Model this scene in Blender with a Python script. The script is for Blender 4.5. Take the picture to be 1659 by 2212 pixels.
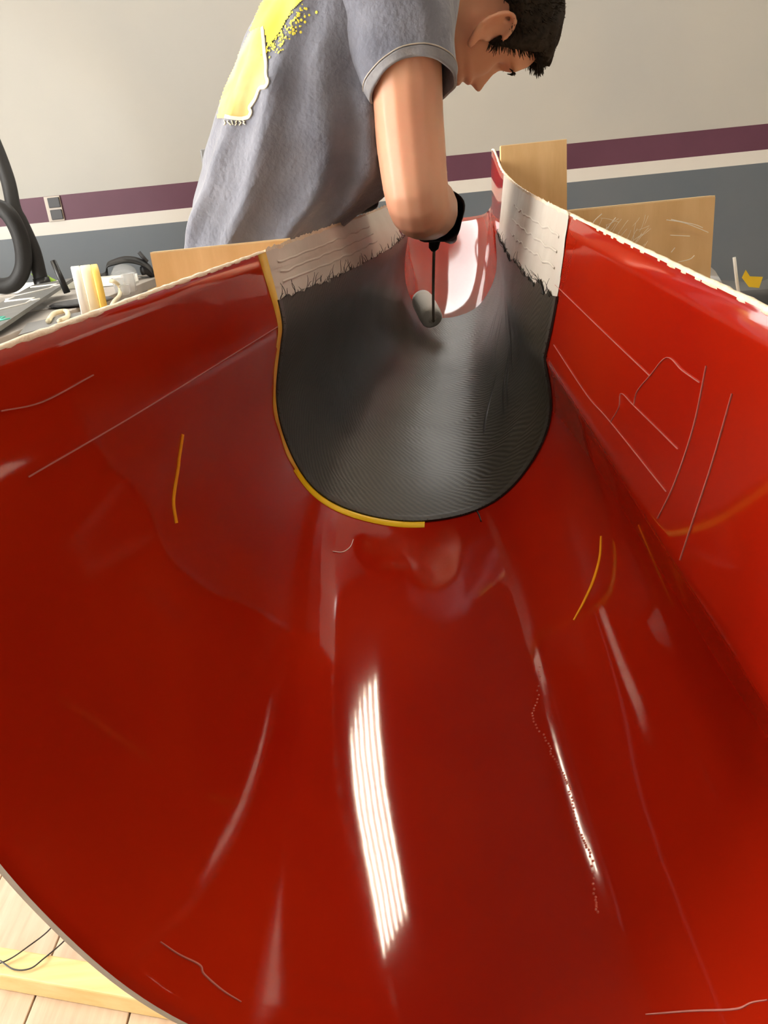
import bpy, bmesh, math, random
import numpy as np
from mathutils import Vector, Matrix, noise
from mathutils.bvhtree import BVHTree

for o in list(bpy.data.objects): bpy.data.objects.remove(o)
SC = bpy.context.scene
COL = SC.collection
rnd = random.Random(7)
PI = math.pi

# ------------------------------------------------------------------ camera
F = 1661.0; TH = math.radians(22); RO = math.radians(5.77)
CAM = Vector((0, 0, 1.15))
_d = Vector((0, -math.sin(TH), -math.cos(TH))); _x = Vector((1, 0, 0))
FW = Vector((0, math.cos(TH), -math.sin(TH)))
RT = _x*math.cos(RO) + _d*math.sin(RO); DN = -_x*math.sin(RO) + _d*math.cos(RO)
def ray(px, py): return FW + RT*((px-829.5)/F) + DN*((py-1106)/F)
def atY(px, py, Y): d = ray(px, py); return CAM + d*(Y/d.y)
def atZ(px, py, Z): d = ray(px, py); return CAM + d*((Z-CAM.z)/d.z)
cd = bpy.data.cameras.new('camera'); cam = bpy.data.objects.new('camera', cd); COL.objects.link(cam)
cd.sensor_fit = 'VERTICAL'; cd.sensor_height = 36; cd.lens = 36*F/2212; cd.clip_start = .01
U = -DN; B_ = -FW
cam.matrix_world = Matrix(((RT.x, U.x, B_.x, CAM.x), (RT.y, U.y, B_.y, CAM.y), (RT.z, U.z, B_.z, CAM.z), (0, 0, 0, 1)))
SC.camera = cam

# ------------------------------------------------------------------ daylight and exposure
W = bpy.data.worlds.new('world'); SC.world = W; W.use_nodes = True
W.node_tree.nodes['Background'].inputs[0].default_value = (1, .975, .92, 1)
W.node_tree.nodes['Background'].inputs[1].default_value = 9.0
SC.view_settings.view_transform = 'Standard'; SC.view_settings.look = 'None'
SC.view_settings.gamma = 1; SC.view_settings.use_curve_mapping = False
SC.view_settings.exposure = 0.52
TUBE_POWER = 95.0

# ------------------------------------------------------------------ helpers
def new_obj(name, me, parent=None):
    o = bpy.data.objects.new(name, me); COL.objects.link(o)
    if parent is not None: o.parent = parent
    return o
def tag(o, label, cat=None, group=None, kind=None):
    if label: o['label'] = label
    if cat: o['category'] = cat
    if group: o['group'] = group
    if kind: o['kind'] = kind
    return o
def thing(name, label, cat, group=None, loc=(0, 0, 0)):
    o = bpy.data.objects.new(name, None); COL.objects.link(o); o.location = loc; o.empty_display_size = .05
    return tag(o, label, cat, group)
class MB:
    """collects geometry in WORLD coordinates and builds one mesh object"""
    def __init__(s): s.v = []; s.f = []; s.m = []; s.smooth = []
    def add(s, vs, fs, mat=0, smooth=True):
        n = len(s.v); s.v += [tuple(p) for p in vs]
        for f in fs: s.f.append(tuple(i+n for i in f)); s.m.append(mat); s.smooth.append(smooth)
    def box(s, c, size, rot=None, mat=0, bev=0):
        bm = bmesh.new(); bmesh.ops.create_cube(bm, size=1)
        for v in bm.verts: v.co = Vector((v.co.x*size[0], v.co.y*size[1], v.co.z*size[2]))
        if bev: bmesh.ops.bevel(bm, geom=bm.edges[:], offset=bev, segments=2, affect='EDGES', profile=.5)
        M = Matrix.Translation(c) @ (rot.to_4x4() if rot else Matrix.Identity(4))
        bm.verts.index_update()
        s.add([M @ v.co for v in bm.verts], [[v.index for v in f.verts] for f in bm.faces], mat, bool(bev) and False)
        bm.free(); return s
    def tube(s, pts, r, n=10, mat=0, caps=True, closed=False):
        pts = [Vector(p) for p in pts]; N = len(pts)
        rr = r if hasattr(r, '__len__') else [r]*N
        ring = []; up = None
        for i, p in enumerate(pts):
            if closed: t = (pts[(i+1) % N]-pts[i-1])
            else: t = (pts[min(i+1, N-1)]-pts[max(i-1, 0)])
            if t.length < 1e-9: t = Vector((0, 0, 1))
            t.normalize()
            if up is None: up = t.orthogonal().normalized()
            up = (up - t*up.dot(t))
            if up.length < 1e-6: up = t.orthogonal()
            up.normalize(); b = t.cross(up)
            ring.append([p + (up*math.cos(2*PI*k/n) + b*math.sin(2*PI*k/n))*rr[i] for k in range(n)])
        vs = [q for R_ in ring for q in R_]; fs = []
        for i in range(N if closed else N-1):
            j = (i+1) % N
            for k in range(n): fs.append((i*n+k, i*n+(k+1) % n, j*n+(k+1) % n, j*n+k))
        if caps and not closed: fs.append(tuple(range(n-1, -1, -1))); fs.append(tuple((N-1)*n+k for k in range(n)))
        s.add(vs, fs, mat); return s
    def grid(s, P, mat=0, smooth=True, flip=False, wrap=False):
        R_, C_ = len(P), len(P[0]); vs = [p for row in P for p in row]; fs = []
        for i in range(R_-1):
            for j in range(C_ if wrap else C_-1):
                k = (j+1) % C_
                q = (i*C_+j, i*C_+k, (i+1)*C_+k, (i+1)*C_+j)
                fs.append(q[::-1] if flip else q)
        s.add(vs, fs, mat, smooth); return s
    def lathe(s, prof, origin, axis=Vector((0, 0, 1)), n=24, mat=0):
        axis = Vector(axis).normalized(); a = axis.orthogonal().normalized(); b = axis.cross(a); o = Vector(origin)
        P = [[o + axis*h + (a*math.cos(2*PI*k/n) + b*math.sin(2*PI*k/n))*r for k in range(n)] for r, h in prof]
        return s.grid(P, mat, True, False, True)
    def ngon_prism(s, pts, thick, mat=0):
        pts = [Vector(p) for p in pts]; t = Vector(thick); n = len(pts)
        vs = pts + [p+t for p in pts]
        fs = [tuple(range(n)), tuple(range(2*n-1, n-1, -1))] + [(i, i+n, (i+1) % n+n, (i+1) % n) for i in range(n)]
        s.add(vs, fs, mat, False); return s
    def build(s, name, mats, parent=None):
        me = bpy.data.meshes.new(name); me.from_pydata(s.v, [], s.f)
        for m in (mats if isinstance(mats, (list, tuple)) else [mats]): me.materials.append(m)
        me.polygons.foreach_set('material_index', s.m); me.polygons.foreach_set('use_smooth', s.smooth)
        me.update()
        o = new_obj(name, me)
        if parent is not None:
            o.parent = parent; o.matrix_parent_inverse = Matrix.Translation(-parent_loc(parent))
        return o
def parent_loc(p):
    v = Vector((0, 0, 0))
    while p is not None and p.type == 'EMPTY': v += Vector(p.location); p = p.parent
    return v
def catmull(P, n):
    P = [Vector(p) for p in P]; out = []
    for i in range(len(P)-1):
        p0 = P[i-1] if i else P[0]*2-P[1]; p1, p2 = P[i], P[i+1]; p3 = P[i+2] if i+2 < len(P) else P[-1]*2-P[-2]
        for k in range(n):
            t = k/n
            out.append(.5*((2*p1)+(p2-p0)*t+(2*p0-5*p1+4*p2-p3)*t*t+(3*p1-p0-3*p2+p3)*t**3))
    out.append(P[-1]); return out
def bvh_of(o):
    me = o.data; return BVHTree.FromPolygons([o.matrix_world @ v.co for v in me.vertices], [p.vertices[:] for p in me.polygons])
def hit(bvh, px, py, off=.0008):
    d = ray(px, py).normalized(); h = bvh.ray_cast(CAM, d)
    if h[0] is None: return None, None
    n = h[1] if h[1].dot(d) < 0 else -h[1]
    return h[0] + n*off, n
def decal_strip(mb, bvh, pix, w, off=.0008, th=.0006, taper=True, sub=6):
    """thin raised strip laid on a surface along a line that was located on it"""
    pts = []
    pv = [Vector((a, b, 0)) for a, b in pix]
    for q in catmull(pv, sub):
        p, n = hit(bvh, q.x, q.y, off)
        if p is not None: pts.append((p, n))
    rows = []
    for i, (p, n) in enumerate(pts):
        t = (pts[min(i+1, len(pts)-1)][0]-pts[max(i-1, 0)][0])
        if t.length < 1e-7: continue
        t.normalize(); s = t.cross(n).normalized()
        ww = w*(.45+.55*math.sin(PI*min(1, max(0, (i+.5)/len(pts))))) if taper else w
        rows.append([p-s*ww/2-n*off*.8, p-s*ww/2+n*th, p+s*ww/2+n*th, p+s*ww/2-n*off*.8])
    if len(rows) > 1: mb.grid(rows, 0, False)
    return mb

# ------------------------------------------------------------------ materials
def mat(name, col, rough=.5, metal=0., col2=None, scale=8., detail=4., bump=0., bscale=60., coat=0., spec=.5, stretch=None,
        trans=0., alpha=1., emit=None, estr=0., sheen=0., lo=.35, hi=.65, sss=0.):
    m = bpy.data.materials.new(name); m.use_nodes = True; nt = m.node_tree; b = nt.nodes['Principled BSDF']
    b.inputs['Base Color'].default_value = (*col, 1); b.inputs['Roughness'].default_value = rough; b.inputs['Metallic'].default_value = metal
    b.inputs['Coat Weight'].default_value = coat; b.inputs['Coat Roughness'].default_value = .05
    b.inputs['Specular IOR Level'].default_value = spec
    b.inputs['Transmission Weight'].default_value = trans; b.inputs['Alpha'].default_value = alpha
    if sheen: b.inputs['Sheen Weight'].default_value = sheen
    if sss:
        b.inputs['Subsurface Weight'].default_value = sss; b.inputs['Subsurface Radius'].default_value = (1, .35, .2); b.inputs['Subsurface Scale'].default_value = .012
    if emit: b.inputs['Emission Color'].default_value = (*emit, 1); b.inputs['Emission Strength'].default_value = estr
    L = nt.links.new
    if col2 or bump:
        tc = nt.nodes.new('ShaderNodeTexCoord'); mp = nt.nodes.new('ShaderNodeMapping'); L(tc.outputs['Object'], mp.inputs[0])
        if stretch: mp.inputs['Scale'].default_value = stretch
        src = mp.outputs[0]
    if col2:
        n = nt.nodes.new('ShaderNodeTexNoise'); n.inputs['Scale'].default_value = scale; n.inputs['Detail'].default_value = detail; L(src, n.inputs['Vector'])
        r = nt.nodes.new('ShaderNodeValToRGB'); r.color_ramp.elements[0].position = lo; r.color_ramp.elements[1].position = hi
        r.color_ramp.elements[0].color = (*col, 1); r.color_ramp.elements[1].color = (*col2, 1)
        L(n.outputs['Fac'], r.inputs[0]); L(r.outputs[0], b.inputs['Base Color'])
    if bump:
        n2 = nt.nodes.new('ShaderNodeTexNoise'); n2.inputs['Scale'].default_value = bscale; n2.inputs['Detail'].default_value = 4; L(src, n2.inputs['Vector'])
        bp = nt.nodes.new('ShaderNodeBump'); bp.inputs['Strength'].default_value = bump; bp.inputs['Distance'].default_value = .01
        L(n2.outputs['Fac'], bp.inputs['Height']); L(bp.outputs[0], b.inputs['Normal'])
    return m
M = {}
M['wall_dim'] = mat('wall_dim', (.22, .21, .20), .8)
M['wall_up'] = mat('wall_upper', (.44, .42, .375), .7, col2=(.40, .39, .36), scale=1.2, bump=.25, bscale=1.6)
M['purple'] = mat('wall_purple', (.088, .026, .048), .55, col2=(.105, .032, .058), scale=3)
M['wall_white'] = mat('wall_white', (.62, .59, .54), .6)
M['wall_low'] = mat('wall_slate', (.105, .125, .145), .55, col2=(.12, .135, .15), scale=2)
M['ceil'] = mat('ceiling_paint', (.035, .033, .03), .9)
M['conc'] = mat('subfloor', (.36, .27, .20), .8)
M['plank'] = mat('plank', (.60, .44, .31), .42, col2=(.70, .55, .41), scale=7, detail=8, stretch=(9, .8, 4), bump=.05, bscale=20)
M['red'] = mat('red_gelcoat', (.32, .0085, .0024), .06, col2=(.39, .016, .003), scale=3, detail=3, bump=.012, bscale=14)
M['frp'] = mat('tan_laminate', (.50, .36, .24), .6, col2=(.40, .27, .17), scale=40, bump=.3, bscale=90)
M['edge'] = mat('raw_glass_edge', (.85, .68, .48), .5, col2=(.92, .80, .62), scale=60, bump=.3, bscale=200)
M['greyedge'] = mat('sanded_edge', (.50, .44, .38), .5, col2=(.42, .36, .31), scale=50)
M['film'] = mat('white_film', (.72, .66, .58), .38, col2=(.64, .57, .49), scale=9, bump=.06, bscale=30)
M['yellow'] = mat('yellow_tape', (.95, .66, .01), .35, emit=None)
M['amber'] = mat('amber_film', (.82, .50, .05), .3, col2=(.90, .66, .14), scale=30)
M['ply'] = mat('plywood_face', (.78, .52, .25), .5, col2=(.66, .41, .17), scale=5, detail=6, stretch=(5, 1, .8), bump=.04, bscale=30)
M['plyedge'] = mat('plywood_edge', (.85, .66, .38), .6, col2=(.70, .48, .24), scale=3, stretch=(1, 60, 1))
M['pine'] = mat('pine', (.80, .55, .22), .5, col2=(.88, .66, .32), scale=4, detail=6, stretch=(1.2, 14, 14))
M['glassfib'] = mat('glass_fibre', (.92, .86, .74), .35)
M['skin'] = mat('skin', (.80, .43, .26), .45, col2=(.76, .36, .22), scale=10, sss=.25)
M['shirt'] = mat('shirt_cotton', (.125, .132, .172), .9, col2=(.245, .252, .30), scale=9, detail=10, bump=.25, bscale=120, sheen=.35, lo=.3, hi=.72)
M['hem'] = mat('shirt_hem', (.33, .32, .33), .85, col2=(.26, .26, .28), scale=60, bump=.1, bscale=300)
M['jeans'] = mat('trousers', (.05, .055, .07), .8, col2=(.07, .075, .09), scale=40)
M['shoe'] = mat('shoe', (.03, .03, .03), .6)
M['sole'] = mat('shoe_sole', (.6, .6, .58), .6)
M['hair'] = mat('hair', (.022, .016, .011), .75, col2=(.045, .033, .023), scale=120, spec=.15)
M['glove'] = mat('black_glove', (.012, .012, .018), .42, bump=.06, bscale=90)
M['eyew'] = mat('eye_white', (.8, .78, .75), .2)
M['iris'] = mat('iris', (.06, .035, .02), .15)
M['steel'] = mat('steel_wire', (.55, .50, .45), .28, metal=1)
M['fleece'] = mat('roller_fleece', (.95, .95, .92), .9, bump=.12, bscale=300, sheen=.6)
M['blackpl'] = mat('black_plastic', (.014, .014, .015), .38)
M['rubber'] = mat('hose_rubber', (.014, .013, .013), .6, bump=.1, bscale=80)
M['plate'] = mat('outlet_plate', (.50, .44, .38), .4)
M['dkgrey'] = mat('dark_grey', (.05, .05, .055), .5)
M['midgrey'] = mat('mid_grey', (.20, .20, .20), .5)
M['white'] = mat('white_plastic', (.85, .84, .80), .35)
M['cream'] = mat('cream', (.85, .75, .52), .5)
M['ylabel'] = mat('yellow_band', (.90, .62, .12), .45)
M['bench'] = mat('bench_top', (.50, .46, .42), .55, col2=(.40, .37, .34), scale=6)
M['green'] = mat('lime', (.35, .62, .05), .45)
M['teal'] = mat('teal', (.10, .55, .42), .4)
M['hexgrey'] = mat('hex_panel', (.11, .11, .105), .42, col2=(.14, .14, .13), scale=20)
M['paper'] = mat('paper', (.72, .70, .67), .6)
M['clear'] = mat('clear_film', (.75, .75, .72), .12, alpha=.38)
M['visor'] = mat('visor', (.7, .72, .74), .08, alpha=.35)
M['pane'] = mat('window_glass', (.6, .62, .64), .05, alpha=.28)
M['housing'] = mat('fixture_grey', (.22, .22, .22), .5)
M['tube'] = mat('lit_tube', (1, 1, 1), .5, emit=(1, .86, .66), estr=TUBE_POWER)
M['scribe'] = mat('pale_scribe', (.50, .17, .14), .5)
M['resin'] = mat('resin_bead', (.55, .10, .06), .12, coat=1)
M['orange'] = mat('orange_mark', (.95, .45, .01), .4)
M['prty'] = mat('print_yellow', (.95, .85, .10), .7)
M['prto'] = mat('print_orange', (.85, .48, .14), .75, col2=(.88, .62, .28), scale=14)
M['prtc'] = mat('print_cream', (.90, .84, .62), .7)

def add_translucent(m, col, fac):
    nt = m.node_tree; out = nt.nodes['Material Output']; b = nt.nodes['Principled BSDF']
    t = nt.nodes.new('ShaderNodeBsdfTranslucent'); t.inputs[0].default_value = (*col, 1)
    x = nt.nodes.new('ShaderNodeMixShader'); x.inputs[0].default_value = fac
    nt.links.new(b.outputs[0], x.inputs[1]); nt.links.new(t.outputs[0], x.inputs[2]); nt.links.new(x.outputs[0], out.inputs[0])
add_translucent(M['red'], (1, .16, .01), .007); add_translucent(M['frp'], (1, .8, .5), .45)
# carbon twill: bump and gloss from two crossed waves
def carbon_mat():
    m = bpy.data.materials.new('carbon_twill'); m.use_nodes = True; nt = m.node_tree; b = nt.nodes['Principled BSDF']; L = nt.links.new
    uv = nt.nodes.new('ShaderNodeUVMap'); uv.uv_map = 'UVMap'
    w1 = nt.nodes.new('ShaderNodeTexWave'); w1.bands_direction = 'DIAGONAL'; w1.inputs['Scale'].default_value = 55; w1.inputs['Distortion'].default_value = .15
    w2 = nt.nodes.new('ShaderNodeTexWave'); w2.bands_direction = 'Y'; w2.inputs['Scale'].default_value = 110
    L(uv.outputs[0], w1.inputs['Vector']); L(uv.outputs[0], w2.inputs['Vector'])
    mx = nt.nodes.new('ShaderNodeMix'); mx.inputs[0].default_value = .35; L(w1.outputs['Fac'], mx.inputs[2]); L(w2.outputs['Fac'], mx.inputs[3])
    r = nt.nodes.new('ShaderNodeValToRGB'); r.color_ramp.elements[0].color = (.009, .008, .0055, 1); r.color_ramp.elements[1].color = (.060, .053, .037, 1)
    L(mx.outputs[0], r.inputs[0]); L(r.outputs[0], b.inputs['Base Color'])
    n = nt.nodes.new('ShaderNodeTexNoise'); n.inputs['Scale'].default_value = 9; n.inputs['Detail'].default_value = 5; L(uv.outputs[0], n.inputs['Vector'])
    mr = nt.nodes.new('ShaderNodeMapRange'); mr.inputs[3].default_value = .34; mr.inputs[4].default_value = .52; L(n.outputs['Fac'], mr.inputs[0]); L(mr.outputs[0], b.inputs['Roughness'])
    bp = nt.nodes.new('ShaderNodeBump'); bp.inputs['Strength'].default_value = .35; bp.inputs['Distance'].default_value = .0012
    ad = nt.nodes.new('ShaderNodeMath'); ad.operation = 'MULTIPLY_ADD'; ad.inputs[1].default_value = 2.2; L(n.outputs['Fac'], ad.inputs[0]); L(mx.outputs[0], ad.inputs[2])
    L(ad.outputs[0], bp.inputs['Height']); L(bp.outputs[0], b.inputs['Normal'])
    b.inputs['Specular IOR Level'].default_value = .40; b.inputs['Coat Weight'].default_value = .22; b.inputs['Coat Roughness'].default_value = .3
    return m
M['carbon'] = carbon_mat()
M['fibre'] = mat('carbon_fibre', (.012, .011, .010), .35)

# ------------------------------------------------------------------ the room
RX0, RX1, RY0, RY1, RZ = -3.6, 3.8, -3.2, 4.5, 5.4
def struct(o): o['kind'] = 'structure'; return o
fl = MB().box(((RX0+RX1)/2, (RY0+RY1)/2, -.06), (RX1-RX0, RY1-RY0, .10)).build('floor', M['conc']); struct(fl)
pm = None; PWID = .168; PLEN = 1.28
for i in range(-21, 23):
    off = rnd.uniform(0, PLEN)
    for j in range(-3, 5):
        y0, y1 = max(RY0, j*PLEN+off-.9-PLEN/2), min(RY1, j*PLEN+off-.9+PLEN/2); x = -.06+i*PWID
        if y1-y0 < .05 or x-PWID/2 < RX0 or x+PWID/2 > RX1: continue
        if abs(i) > 12 and (j < 0 or i < 0): continue        # far corners that nothing shows: bare subfloor
        if pm is None:
            p = MB().box((0, 0, 0), (PWID-.003, PLEN-.003, .010), bev=.0012).build('plank', M['plank']); pm = p.data
        else: p = new_obj('plank', pm)
        p.location = (x, (y0+y1)/2, -.0052); p.scale.y = (y1-y0)/PLEN; p.parent = fl
wb = MB(); WX0, WX1, WZ0, WZ1 = -2.8, .75, 2.5, 4.0          # high window in the striped wall, above the picture
def wquad(x0, x1, z0, z1, k):
    wb.add([(x0, RY1, z0), (x1, RY1, z0), (x1, RY1, z1), (x0, RY1, z1), (x0, RY1+.1, z0), (x1, RY1+.1, z0), (x1, RY1+.1, z1), (x0, RY1+.1, z1)],
           [(0, 1, 2, 3), (5, 4, 7, 6)], k, False)
for z0, z1, k in ((-.11, 1.143, 3), (1.143, 1.208, 2), (1.208, 1.334, 1), (1.334, WZ0, 0), (WZ1, RZ, 0)): wquad(RX0, RX1, z0, z1, k)
wquad(RX0, WX0, WZ0, WZ1, 0); wquad(WX1, RX1, WZ0, WZ1, 0)
struct(wb.build('wall_back', [M['wall_up'], M['purple'], M['wall_white'], M['wall_low']]))
win = struct(thing('window_1', None, None, None, ((WX0+WX1)/2, RY1+.05, WZ0)))
for z in (WZ0, WZ1): MB().box(((WX0+WX1)/2, RY1+.05, z), (WX1-WX0+.06, .12, .06)).build('frame_rail', M['wall_white'], win)
for k in range(4): MB().box((WX0+(WX1-WX0)*k/3, RY1+.05, (WZ0+WZ1)/2), (.05, .12, WZ1-WZ0)).build('mullion', M['wall_white'], win)
for k in range(3): MB().box((WX0+(WX1-WX0)*(k+.5)/3, RY1+.07, (WZ0+WZ1)/2), ((WX1-WX0)/3-.05, .004, WZ1-WZ0-.06)).build('pane', M['pane'], win)
struct(MB().box((0, (RY0+RY1)/2, RZ+.05), (RX1-RX0, RY1-RY0, .1)).build('ceiling', M['ceil']))
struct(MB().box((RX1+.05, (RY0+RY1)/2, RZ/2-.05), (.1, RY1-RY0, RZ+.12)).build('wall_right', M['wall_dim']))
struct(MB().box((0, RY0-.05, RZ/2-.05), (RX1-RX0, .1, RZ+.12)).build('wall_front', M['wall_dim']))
# left wall with the raised roll-up door: an opening that lets daylight in
wl = MB(); DY0, DY1, DZ = -.4, 2.7, 3.3
wl.box((RX0-.05, (RY0+DY0)/2, RZ/2), (.1, DY0-RY0, RZ)); wl.box((RX0-.05, (DY1+RY1)/2, RZ/2), (.1, RY1-DY1, RZ)); wl.box((RX0-.05, (DY0+DY1)/2, (DZ+RZ)/2), (.1, DY1-DY0, RZ-DZ))
struct(wl.build('wall_left', M['wall_up']))
tr = MB(); tr.box((RX0+.01, DY0-.04, DZ/2), (.03, .08, DZ)); tr.box((RX0+.01, DY1+.04, DZ/2), (.03, .08, DZ)); tr.box((RX0+.01, (DY0+DY1)/2, DZ+.04), (.03, DY1-DY0+.16, .08))
struct(tr.build('trim_1', M['wall_white']))

# ------------------------------------------------------------------ ceiling lights: six-tube high bays on chains
def high_bay(x, y, z, label, rot=0., ln=.80, wd=.84, group='six-tube high bay lights'):
    t = thing('high_bay_light', label, 'ceiling light', group, (x, y, z))
    Rz = Matrix.Rotation(rot, 3, 'Z'); T = lambda v: Vector((x, y, z)) + Rz @ Vector(v)
    hb = MB(); L2, W2 = ln/2, wd/2
    hb.box(T((0, 0, .07)), (wd, ln, .03), Rz)
    for s_ in (-1, 1):
        hb.box(T((s_*(W2+.005), 0, .04)), (.015, ln, .09), Rz); hb.box(T((0, s_*L2, .03)), (wd, .02, .08), Rz)
    hb.build('housing', M['housing'], t)
    for k in range(6):
        xx = -W2*.82 + k*W2*.82*2/5
        MB().tube([T((xx, -L2+.03, .02)), T((xx, L2-.03, .02))], .0125, 8).build('lamp_tube', M['tube'], t)
    for sy in (-.3, .3): MB().tube([T((0, sy, .08)), T((0, sy, RZ-z))], .004, 5).build('chain', M['steel'], t)
    return t
high_bay(2.15, 2.45, 4.9, 'six-tube high bay light hung on the side away from the open door')
high_bay(-.6, -.3, 4.9, 'added six-tube high bay light brightening the floor of the mould')  # added lamp out of view, gives the mould floor more light
high_bay(-2.9, 2.6, 4.9, 'six-tube high bay light hung near the open side door')

# ------------------------------------------------------------------ the mould surface S(u, Y)
# columns: 0 top left, 1 mid, 2 neck left, 3 widest left, 4, 5, 6 bottom, 7, 8, 9 widest right, 10 neck right, 11 mid, 12 top right
ST = [
 (.33, [(-.222,1.090),(-.232,1.042),(-.240,.993),(-.246,.895),(-.217,.790),(-.152,.683),(-.015,.602),(.125,.608),(.212,.672),(.243,.765),(.213,.848),(.228,.960),(.226,1.060)]),
 (.52, [(-.188,1.095),(-.192,1.038),(-.200,.994),(-.209,.903),(-.180,.795),(-.122,.692),(.000,.638),(.128,.650),(.207,.713),(.239,.798),(.215,.878),(.230,.976),(.234,1.076)]),
 (.95, [(-.110,1.106),(-.102,1.030),(-.108,.997),(-.125,.920),(-.106,.831),(-.063,.779),(.036,.744),(.138,.755),(.197,.806),(.229,.874),(.220,.947),(.235,1.012),(.251,1.112)]),
 (1.95,[(.094,1.140),(.108,1.105),(.120,1.070),(.105,.981),(.120,.912),(.155,.877),(.200,.864),(.250,.870),(.292,.890),(.334,.959),(.336,1.050),(.346,1.120),(.354,1.185)]),
 (2.20,[(.125,1.150),(.128,1.115),(.130,1.080),(.125,1.020),(.145,.975),(.190,.950),(.240,.940),(.290,.945),(.335,.965),(.368,1.020),(.370,1.090),(.372,1.170),(.376,1.244)]),
 (2.50,[(.130,1.165),(.140,1.140),(.150,1.120),(.170,1.100),(.200,1.090),(.240,1.080),(.290,1.077),(.330,1.077),(.370,1.078),(.405,1.085),(.420,1.110),(.423,1.180),(.428,1.252)]),
]
SY = np.array([s[0] for s in ST]); SP = np.array([s[1] for s in ST])      # (5,13,2)
def pchip_tan(Y, V):
    h = np.diff(Y); d = np.diff(V, axis=0)/h[:, None, None]; m = np.zeros_like(V)
    m[0] = d[0]; m[-1] = d[-1]
    for i in range(1, len(Y)-1):
        same = (d[i-1]*d[i] > 0); w1 = 2*h[i]+h[i-1]; w2 = h[i]+2*h[i-1]
        with np.errstate(divide='ignore', invalid='ignore'):
            hm = (w1+w2)/(w1/d[i-1]+w2/d[i])
        m[i] = np.where(same, hm, 0)
    return m
def section(Y):
    Y = min(max(Y, SY[0]-.08), SY[-1])
    i = int(min(max(np.searchsorted(SY, Y)-1, 0), len(SY)-2)); h = SY[i+1]-SY[i]; t = (Y-SY[i])/h
    return ((2*t**3-3*t**2+1)*SP[i] + (t**3-2*t**2+t)*h*STAN[i] + (-2*t**3+3*t**2)*SP[i+1] + (t**3-t**2)*h*STAN[i+1])
def cr_pts(P, n):
    out = []
    for i in range(len(P)-1):
        p1, p2 = P[i], P[i+1]; p0 = P[i-1] if i else 2*p1-p2; p3 = P[i+2] if i+2 < len(P) else 2*p2-p1
        for k in range(n):
            t = k/n; out.append(.5*((2*p1)+(p2-p0)*t+(2*p0-5*p1+4*p2-p3)*t*t+(3*p1-p0-3*p2+p3)*t**3))
    out.append(P[-1]); return np.array(out)
def resample(Q, m):
    s_ = np.concatenate([[0], np.cumsum(np.linalg.norm(np.diff(Q, axis=0), axis=1))]); g = np.linspace(0, s_[-1], m)
    return np.stack([np.interp(g, s_, Q[:, 0]), np.interp(g, s_, Q[:, 1])], 1)
def smooth_arc(Q, it, w=14):
    k = np.exp(-(np.arange(-w, w+1)/(w*.5))**2); k /= k.sum()
    for _ in range(it):
        E = np.concatenate([2*Q[0]-Q[1:w+1][::-1], Q, 2*Q[-1]-Q[-w-1:-1][::-1]])
        Q = np.stack([np.convolve(E[:, 0], k, 'valid'), np.convolve(E[:, 1], k, 'valid')], 1)
    return Q
NW, NA = 33, 257
def dense(P):
    P = np.array(P)
    return np.concatenate([resample(cr_pts(P[0:3], 12), NW)[:-1], resample(smooth_arc(resample(cr_pts(P[2:11], 16), NA), 3), NA), resample(cr_pts(P[10:13], 12), NW)[1:]])
SP = np.array([dense(s_[1]) for s_ in ST]); STAN = pchip_tan(SY, SP)
_sec = {}
def S(u, Y):
    k = round(Y, 5)
    if k not in _sec: _sec[k] = section(Y)
    P = _sec[k]
    x = u/2*(NW-1) if u < 2 else ((NW-1)+(u-2)/8*(NA-1) if u < 10 else (NW-1)+(NA-1)+(u-10)/2*(NW-1))
    i = int(min(max(math.floor(x), 0), len(P)-2)); t = x-i; q = P[i]*(1-t)+P[i+1]*t
    return Vector((float(q[0]), Y, float(q[1])))
def SN(u, Y):
    e = .04; a = S(min(12, u+e), Y)-S(max(0, u-e), Y); b = S(u, min(2.5, Y+.01))-S(u, max(.26, Y-.01))
    n = a.cross(b)
    return -n.normalized() if True else n
_n = SN(6, 1.2); NSGN = 1 if _n.z > 0 else -1
def SO(u, Y, d): return S(u, Y) + SN(u, Y)*(NSGN*d)     # d > 0: towards the inside of the mould

US = [0, .25, .5, .75, 1, 1.25, 1.5, 1.75, 1.9, 2.0, 2.1] + [2.1+(9.9-2.1)*k/80 for k in range(1, 80)] + [9.9, 10, 10.1, 10.25, 10.5, 10.75, 11, 11.25, 11.5, 11.75, 12]
YS = [.33+(.95-.33)*k/44 for k in range(45)] + [.95+(1.95-.95)*k/40 for k in range(1, 41)] + [1.95+.55*k/20 for k in range(1, 21)]
mould = thing('red_fuselage_mould', 'long glossy red open-topped mould with a wide flared mouth on plywood cradles', 'mould', None, (.05, .95, .75))
def mouthY(u): t = min(1, max(0, (u-5.6)/2.4)); return .33-.09*t*t*(3-2*t)      # the lip is cut at a slant
def ycut(u, y): return y if y >= .95 else .95-(.95-y)*(.95-mouthY(u))/.62
SHT = .005
inner = [[S(u, ycut(u, y)) for u in US] for y in YS]
outer = [[SO(u, ycut(u, y), -SHT) for u in US] for y in YS]
sh = MB().grid(inner, 0, True)
n0 = len(sh.v); sh.grid(outer, 1, True, True)
R_, C_ = len(YS), len(US); fs = []
for i in range(R_-1):
    for j, fl_ in ((0, 0), (C_-1, 1)):
        q = (i*C_+j, (i+1)*C_+j, n0+(i+1)*C_+j, n0+i*C_+j); fs.append(q[::-1] if fl_ else q)
for j in range(C_-1):
    for i in (0, R_-1): fs.append((i*C_+j, i*C_+j+1, n0+i*C_+j+1, n0+i*C_+j))
for f in fs: sh.f.append(f); sh.m.append(2); sh.smooth.append(False)
shell = sh.build('shell', [M['red'], M['frp'], M['greyedge']], mould)
shell_bvh = BVHTree.FromPolygons([Vector(v) for v in sh.v], sh.f)
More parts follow.
